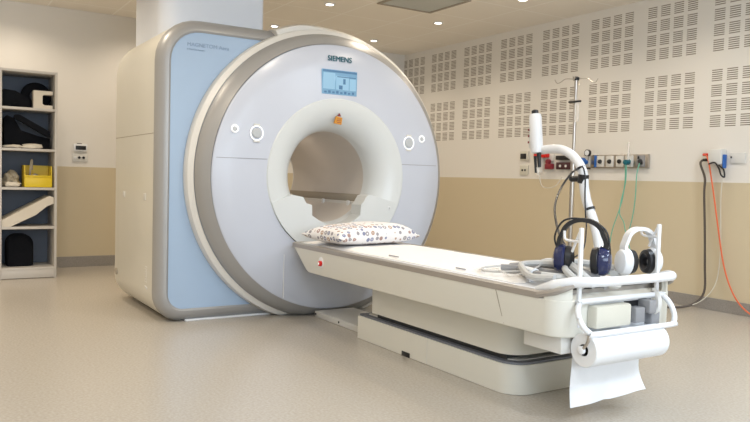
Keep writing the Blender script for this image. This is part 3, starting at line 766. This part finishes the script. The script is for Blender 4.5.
# flowmeter
t = thing('flowmeter', 'clear upright flowmeter with a green tube fitting on the gas strip', 'flowmeter', (-4.545, W - .06, 1.25))
obj('flow_column', lathe(B(), [(0, .010), (.17, .010), (.175, .005)], (-4.545, W - .07, 1.28), 'z', 12), M['clear'], t)
obj('flow_valve', lathe(B(), [(-.055, .012), (-.05, .024), (.0, .024), (.02, .012)], (-4.545, W - .065, 1.268), 'y', 14), M['teal'], t)
for i, (lab, pts) in enumerate((
    ('green tube hanging longest, from the flowmeter to behind the table', [(-4.56, W - .09, 1.25), (-4.57, W - .07, 1.10), (-4.60, W - .06, .92), (-4.62, W - .08, .80), (-4.67, W - .10, .62), (-4.71, W - .08, .45), (-4.72, W - .06, .20), (-4.74, W - .08, .015)]),
    ('green tube with a kinked loop end, middle of the three on the wall', [(-4.545, W - .09, 1.25), (-4.555, W - .08, 1.08), (-4.59, W - .09, .90), (-4.585, W - .11, .78), (-4.55, W - .09, .70), (-4.53, W - .08, .60), (-4.50, W - .07, .50), (-4.47, W - .07, .42)]),
    ('green tube hanging on the right from its own outlet, shortest', [(-4.43, W - .05, 1.26), (-4.44, W - .07, 1.15), (-4.445, W - .07, .95), (-4.46, W - .07, .80), (-4.48, W - .07, .70), (-4.505, W - .07, .62)]))):
    tag(obj('oxygen_tube', tube(B(), pts, .0045, 6, 8), M['green']), lab, 'tube', 'green tubes hanging from the gas strip')
# suction unit
t = thing('suction_unit', 'red topped suction regulator with a clear jar on the wall left of the drip stand', 'suction unit', (-5.66, W, 1.30))
obj('wall_bracket', box(B(), -5.78, -5.55, W - .02, W, 1.29, 1.36, .003), M['pale'], t)
obj('red_cap', box(B(), -5.78, -5.60, W - .09, W - .02, 1.325, 1.372, .012), M['red'], t, label='bright red cap')
obj('gauge', lathe(B(), [(-.03, .002), (-.03, .028), (0, .03)], (-5.60, W - .03, 1.28), 'y', 18), M['redd'], t)
obj('control_valve', box(B(), -5.63, -5.53, W - .07, W - .02, 1.20, 1.26, .01), M['redd'], t)
obj('clear_jar', lathe(B(), [(0, .03), (.01, .038), (.16, .042), (.17, .042)], (-5.70, W - .07, 1.155), 'z', 18), M['clear'], t)
tag(obj('hanging_tube', tube(B(), [(-5.70, W - .07, 1.15), (-5.66, W - .07, 1.03), (-5.56, W - .08, 1.00), (-5.44, W - .08, 1.03), (-5.36, W - .08, 1.12)], .005, 6, 6), M['clear']), 'clear tube sagging below the suction jar', 'tube')
t = thing('control_panel', 'dark wall control block between the suction unit and the drip stand', 'control panel', (-5.42, W, 1.2))
obj('upper_block', box(B(), -5.49, -5.28, W - .05, W, 1.30, 1.345, .004), M['black'], t)
b_ = obj('lower_block', box(B(), -5.49, -5.25, W - .04, W, 1.20, 1.275, .004), M['dred'], t)
for x in (-5.43, -5.35): obj('socket', lathe(B(), [(-.006, .014), (.0, .014)], (x, W - .04, 1.235), 'y', 12), M['pale'], b_)
t = thing('wall_thermostat', 'small black faced sensor above a socket, left of the white injector head', 'sensor', (-6.0, W, 1.31))
obj('housing', box(B(), -6.06, -5.93, W - .02, W, 1.30, 1.40, .004), M['ivory'], t); obj('display', box(B(), -6.05, -5.96, W - .024, W - .018, 1.315, 1.375, .002), M['black'], t)
t = thing('wall_socket', 'square cream wall socket with two dark holes under the black sensor', 'socket', (-6.0, W, 1.14))
f_ = obj('faceplate', box(B(), -6.065, -5.935, W - .012, W, 1.135, 1.245, .003), M['ivory'], t)
for x in (-6.022, -5.978): obj('socket_hole', lathe(B(), [(-.003, .013), (.0, .013)], (x, W - .012, 1.19), 'y', 12), M['black'], f_)
# right end: junction box, plates, cords
t = thing('junction_box', 'grey wall junction box with cables plugged in at the right of the wall', 'junction box', (-3.66, W, 1.23))
j_ = obj('box_body', box(B(), -3.72, -3.60, W - .08, W, 1.245, 1.375, .008), M['pale'], t)
for z in (1.33, 1.285):
    obj('side_plug', lathe(B(), [(0, .014), (.06, .012), (.065, .007)], (-3.72, W - .05, z), (-1, 0, 0), 12), M['red'] if z > 1.3 else M['black'], j_)
obj('blue_tag', box(B(), -3.599, -3.588, W - .06, W - .01, 1.215, 1.33, .003), M['bluep'], j_, label='small blue tag')
t = thing('data_socket', 'pale rectangular double socket plate right of the grey junction box', 'socket', (-3.5, W, 1.26))
f_ = obj('faceplate', box(B(), -3.56, -3.43, W - .012, W, 1.255, 1.345, .003), M['pale'], t)
obj('socket_hole', box(B(), -3.555, -3.545, W - .015, W - .010, 1.30, 1.315), M['black'], f_)
bm = B(); tube(bm, [(-3.70, W - .09, 1.25), (-3.64, W - .10, 1.26), (-3.60, W - .10, 1.21), (-3.58, W - .10, 1.16), (-3.555, W - .09, 1.14), (-3.57, W - .08, 1.20), (-3.61, W - .09, 1.24)], .007, 5, 8)
tag(obj('short_lead', bm, M['black']), 'short black lead bunched under the grey junction box', 'cable')
tag(obj('black_cord', tube(B(), [(-3.785, 5.726, 1.285), (-3.8, 5.72, 1.25), (-3.75, 5.715, 1.13), (-3.749, 5.715, 1.0), (-3.728, 5.715, 0.685), (-3.709, 5.71, 0.385), (-3.7, 5.7, 0.15), (-3.76, 5.62, 0.04), (-3.87, 5.5, 0.011), (-4.0, 5.45, 0.011)], .010, 6, 8), M['cordm']), 'thick dark power cord hanging from the junction box to the floor', 'cord')
tag(obj('orange_cord', tube(B(), [(-3.785, 5.726, 1.33), (-3.72, 5.7, 1.293), (-3.672, 5.72, 1.03), (-3.623, 5.72, 0.777), (-3.545, 5.72, 0.404), (-3.453, 5.72, 0.18), (-3.32, 5.69, 0.06), (-3.1, 5.6, 0.008), (-2.9, 5.5, 0.008)], .0065, 6, 8), M['orange']), 'thin orange cord hanging from the junction box to the floor', 'cord')
tag(obj('white_cord', tube(B(), [(-3.6, 5.74, 1.25), (-3.61, 5.74, 0.946), (-3.59, 5.735, 0.527), (-3.62, 5.73, 0.226), (-3.72, 5.64, 0.06), (-3.9, 5.54, 0.007)], .0035, 6, 8), M['ivory']), 'thin cream cord between the dark cord and the orange cord', 'cord')

# ------------------------------------------------------------------ left wall plates
t = thing('wall_thermostat', 'white room thermostat with a black display on the wall beside the shelves', 'thermostat', (XL, 1.515, 1.27))
obj('housing', box(B(), XL, XL + .025, 1.445, 1.585, 1.265, 1.345, .005), M['white'], t)
obj('display', box(B(), XL + .024, XL + .028, 1.465, 1.572, 1.282, 1.325, .002), M['black'], t)
obj('top_knob', box(B(), XL + .005, XL + .02, 1.48, 1.53, 1.345, 1.352), M['black'], t)
t = thing('switch_plate', 'grey switch plate with two round black buttons below the thermostat', 'switch', (XL, 1.515, 1.16))
f_ = obj('faceplate', box(B(), XL, XL + .010, 1.435, 1.595, 1.150, 1.240, .003), M['pale'], t)
for y in (1.505, 1.550): obj('push_button', lathe(B(), [(0, .014), (.006, .014), (.008, .010)], (XL + .010, y, 1.197), 'x', 14), M['black'], f_)
obj('label_strip', box(B(), XL + .0095, XL + .0115, 1.448, 1.478, 1.185, 1.21), M['white'], f_)

# ------------------------------------------------------------------ shelving unit and what it holds
SX0, SX1, SYA, SYB = -8.10, -7.66, .66, 1.165
t = thing('shelf_unit', 'tall open grey white shelving unit with five compartments at the left wall', 'shelves', ((SX0 + SX1) / 2, .91, 0))
for y0 in (SYA, SYB - .022): obj('side_panel', box(B(), SX0, SX1, y0, y0 + .022, 0, 2.0, .002), M['shelfm'], t)
obj('back_panel', box(B(), SX0 - .002, SX0 + .008, SYA + .022, SYB - .022, .08, 1.98), M['shelfb'], t)
obj('top_panel', box(B(), SX0, SX1, SYA + .0225, SYB - .0225, 1.975, 1.999, .002), M['shelfm'], t)
SH = [.107, .502, .88, 1.253, 1.644]
for z in SH: obj('shelf_board', box(B(), SX0 + .01, SX1 - .002, SYA + .0225, SYB - .0225, z - .024, z, .002), M['shelfm'], t)
obj('kick_plate', box(B(), SX1 - .03, SX1 - .004, SYA + .0225, SYB - .0225, .005, .083, .001), M['shelfm'], t)
def lump(c, size, seed, m, name, label, cat, amp=.15, sub=3, group=None):
    bm = B(); bmesh.ops.create_icosphere(bm, subdivisions=sub, radius=1)
    for v in bm.verts:
        n_ = noise.noise(v.co * 1.6 + Vector((seed, 0, 0))); n2 = noise.noise(v.co * 4.5 + Vector((0, seed, 0)))
        q = v.co * (1 + amp * n_ * 1.6 + amp * .5 * n2)
        z = max(q.z, -.75)
        v.co = Vector((c[0] + q.x * size[0], c[1] + q.y * size[1], c[2] + (z + .75) * size[2]))
    zmin = min(v.co.z for v in bm.verts)
    for v in bm.verts: v.co.z += c[2] + .001 - zmin
    return tag(obj(name, bm, m, smooth=1), label, cat, group)
# top compartment
t = thing('head_coil', 'round black head coil standing behind the white foam block on the top shelf', 'coil', (-7.92, .98, 1.645))
bm = B(); L = []
for (h, r) in ((0, .115), (.01, .13), (.10, .135), (.115, .12), (.117, .002)):
    L.append([Vector((-7.98 + h, 1.00 + r * 1.02 * math.cos(2 * PI * i / 32), max(1.646, 1.775 + r * math.sin(2 * PI * i / 32)))) for i in range(32)])
loft(bm, L); obj('coil_shell', bm, M['blackf'], t)
bm = B(); lathe(bm, [(0, .06), (.02, .055), (.022, .002)], (-7.863, 1.00, 1.775), 'x', 20); obj('coil_centre', bm, M['black'], t)
t = thing('surface_coil', 'flat topped black coil box on the left of the top shelf', 'coil', (-7.85, .76, 1.645))
bm = B(); prism(bm, [(.695, 1.645), (.93, 1.645), (.92, 1.72), (.86, 1.77), (.80, 1.80), (.70, 1.81), (.69, 1.75)], 'x', -7.98, -7.72, .012); obj('coil_body', bm, M['blackf'], t)
bm = B(); box(bm, -7.73, -7.70, .76, .82, 1.66, 1.69, .004); obj('coil_grip', bm, M['blackf'], t)
bm = B(); prism(bm, [(.955, 1.645), (1.125, 1.645), (1.125, 1.678), (1.05, 1.678), (1.035, 1.69), (1.035, 1.765), (1.05, 1.78), (1.125, 1.78), (1.125, 1.815), (.955, 1.815)], 'x', -7.80, -7.69, .004)
tag(obj('foam_block', bm, M['foam']), 'white C shaped foam block at the front of the top shelf', 'foam block')
# second compartment: dark straps and knee coil, bags
t = thing('knee_coil', 'angular black coil with a slanting strap on the second shelf from the top', 'coil', (-7.88, .85, 1.255))
bm = B(); prism(bm, [(.715, 1.254), (1.12, 1.254), (1.12, 1.36), (1.02, 1.38), (.86, 1.43), (.80, 1.54), (.74, 1.57), (.715, 1.53)], 'x', -8.04, -7.80, .01); obj('coil_body', bm, M['blackf'], t)
bm = B(); prism(bm, [(.79, 1.545), (.80, 1.575), (.84, 1.575), (1.11, 1.425), (1.11, 1.375), (1.08, 1.38)], 'x', -7.80, -7.72, .006); obj('strap', bm, M['blackf'], t)
lump((-7.73, .95, 1.254), (.055, .095, .026), 3.1, M['foam'], 'plastic_bag', 'crumpled pale bag at the front centre of the second shelf', 'bag', .25)
lump((-7.74, .79, 1.254), (.05, .085, .018), 8.4, M['foam'], 'plastic_bag', 'flat pale bag at the front left of the second shelf', 'bag', .25)
# third compartment: crumpled bags and a yellow bin
lump((-7.88, .785, .881), (.11, .075, .085), 5.5, M['bag'], 'plastic_bag', 'crumpled greyish plastic bag left of the yellow bin', 'bag', .35, 4)
lump((-7.72, .78, .881), (.035, .07, .03), 2.2, M['foam'], 'cloth_pad', 'cream padded strip in front of the crumpled plastic bag', 'pad', .2)
t = thing('storage_bin', 'yellow open fronted plastic bin on the middle shelf', 'bin', (-7.80, 1.0, .881))
x0, x1, y0, y1, z0, z1 = -7.93, -7.70, .880, 1.125, .882, 1.095
bm = B(); box(bm, x0, x1, y0, y1, z0, z0 + .008); box(bm, x0, x0 + .008, y0, y1, z0 + .008, z1)
obj('bin_base', bm, M['yellow'], t)
for yy in (y0, y1 - .008):
    bm = B(); prism(bm, [(x0, z0 + .008), (x1, z0 + .008), (x1, z0 + .11), (x1 - .01, z1 - .005), (x0, z1)], 'y', yy, yy + .008); obj('bin_side', bm, M['yellow'], t)
obj('bin_front', box(B(), x1 - .004, x1 + .006, y0, y1, z0, z0 + .10, .002), M['yellow'], t)
obj('bin_lip', box(B(), x1 - .004, x1 + .014, y0, y1, z0 + .10, z0 + .115, .003), M['yellow'], t)
bm = B(); tube(bm, [(-7.78, .93, .892), (-7.77, .94, 1.05), (-7.76, .95, 1.15), (-7.77, .955, 1.05)], .010, 5, 6); tag(obj('folded_strap', bm, M['bag']), 'folded beige strap poking up from the yellow bin', 'strap')
lump((-7.81, .99, .892), (.06, .05, .07), 9.3, M['bag'], 'plastic_bag', 'crumpled bag inside the yellow bin', 'bag', .35)
# fourth compartment: wedge leaning
bm = B(); prism(bm, [(.685, .503), (.76, .503), (.98, .615), (1.08, .70), (1.138, .725), (1.138, .785), (1.10, .80), (.685, .565)], 'x', -8.02, -7.675, .012)
tag(obj('foam_wedge', bm, M['foam'], smooth=.5), 'long cream foam wedge leaning diagonally on the fourth shelf', 'foam wedge')
# bottom compartment
bm = B(); L = []
for (h, s_) in ((0, .93), (.02, 1), (.14, 1), (.17, .85)):
    L.append([Vector((-7.95 + h, p[0] * 1, p[1])) for p in [(.855 + (a - .855) * s_, .108 + (b - .108) * s_) for a, b in rrect(.735, .975, .108, .42, (.02, .02, .10, .09), 7)]])
loft(bm, L); tag(obj('body_coil', bm, M['blackf']), 'black rounded coil case standing on the bottom shelf', 'coil')

# ------------------------------------------------------------------ camera, world
cam = bpy.data.cameras.new('camera'); co = bpy.data.objects.new('camera', cam); COL.objects.link(co)
cam.sensor_width = 36; cam.lens = 725. / 750 * 36; cam.clip_start = .02
yaw, pitch, roll = .564855, .0444132, .0261216
f = Vector((-math.cos(yaw) * math.cos(pitch), math.sin(yaw) * math.cos(pitch), -math.sin(pitch)))
r = f.cross(Vector((0, 0, 1))).normalized(); u = r.cross(f)
c, s = math.cos(roll), math.sin(roll)
r2 = r * c + u * s; u2 = -r * s + u * c
mw = Matrix((r2, u2, -f)).transposed().to_4x4(); mw.translation = (0, 0, CAMH)
co.matrix_world = mw
SC.camera = co
w = bpy.data.worlds.new('world'); SC.world = w; w.use_nodes = True
w.node_tree.nodes['Background'].inputs[0].default_value = (.75, .82, 1, 1); w.node_tree.nodes['Background'].inputs[1].default_value = .3
SC.view_settings.view_transform = 'Standard'; SC.view_settings.look = 'None'; SC.view_settings.gamma = 1
SC.view_settings.use_curve_mapping = False; SC.view_settings.exposure = -.10
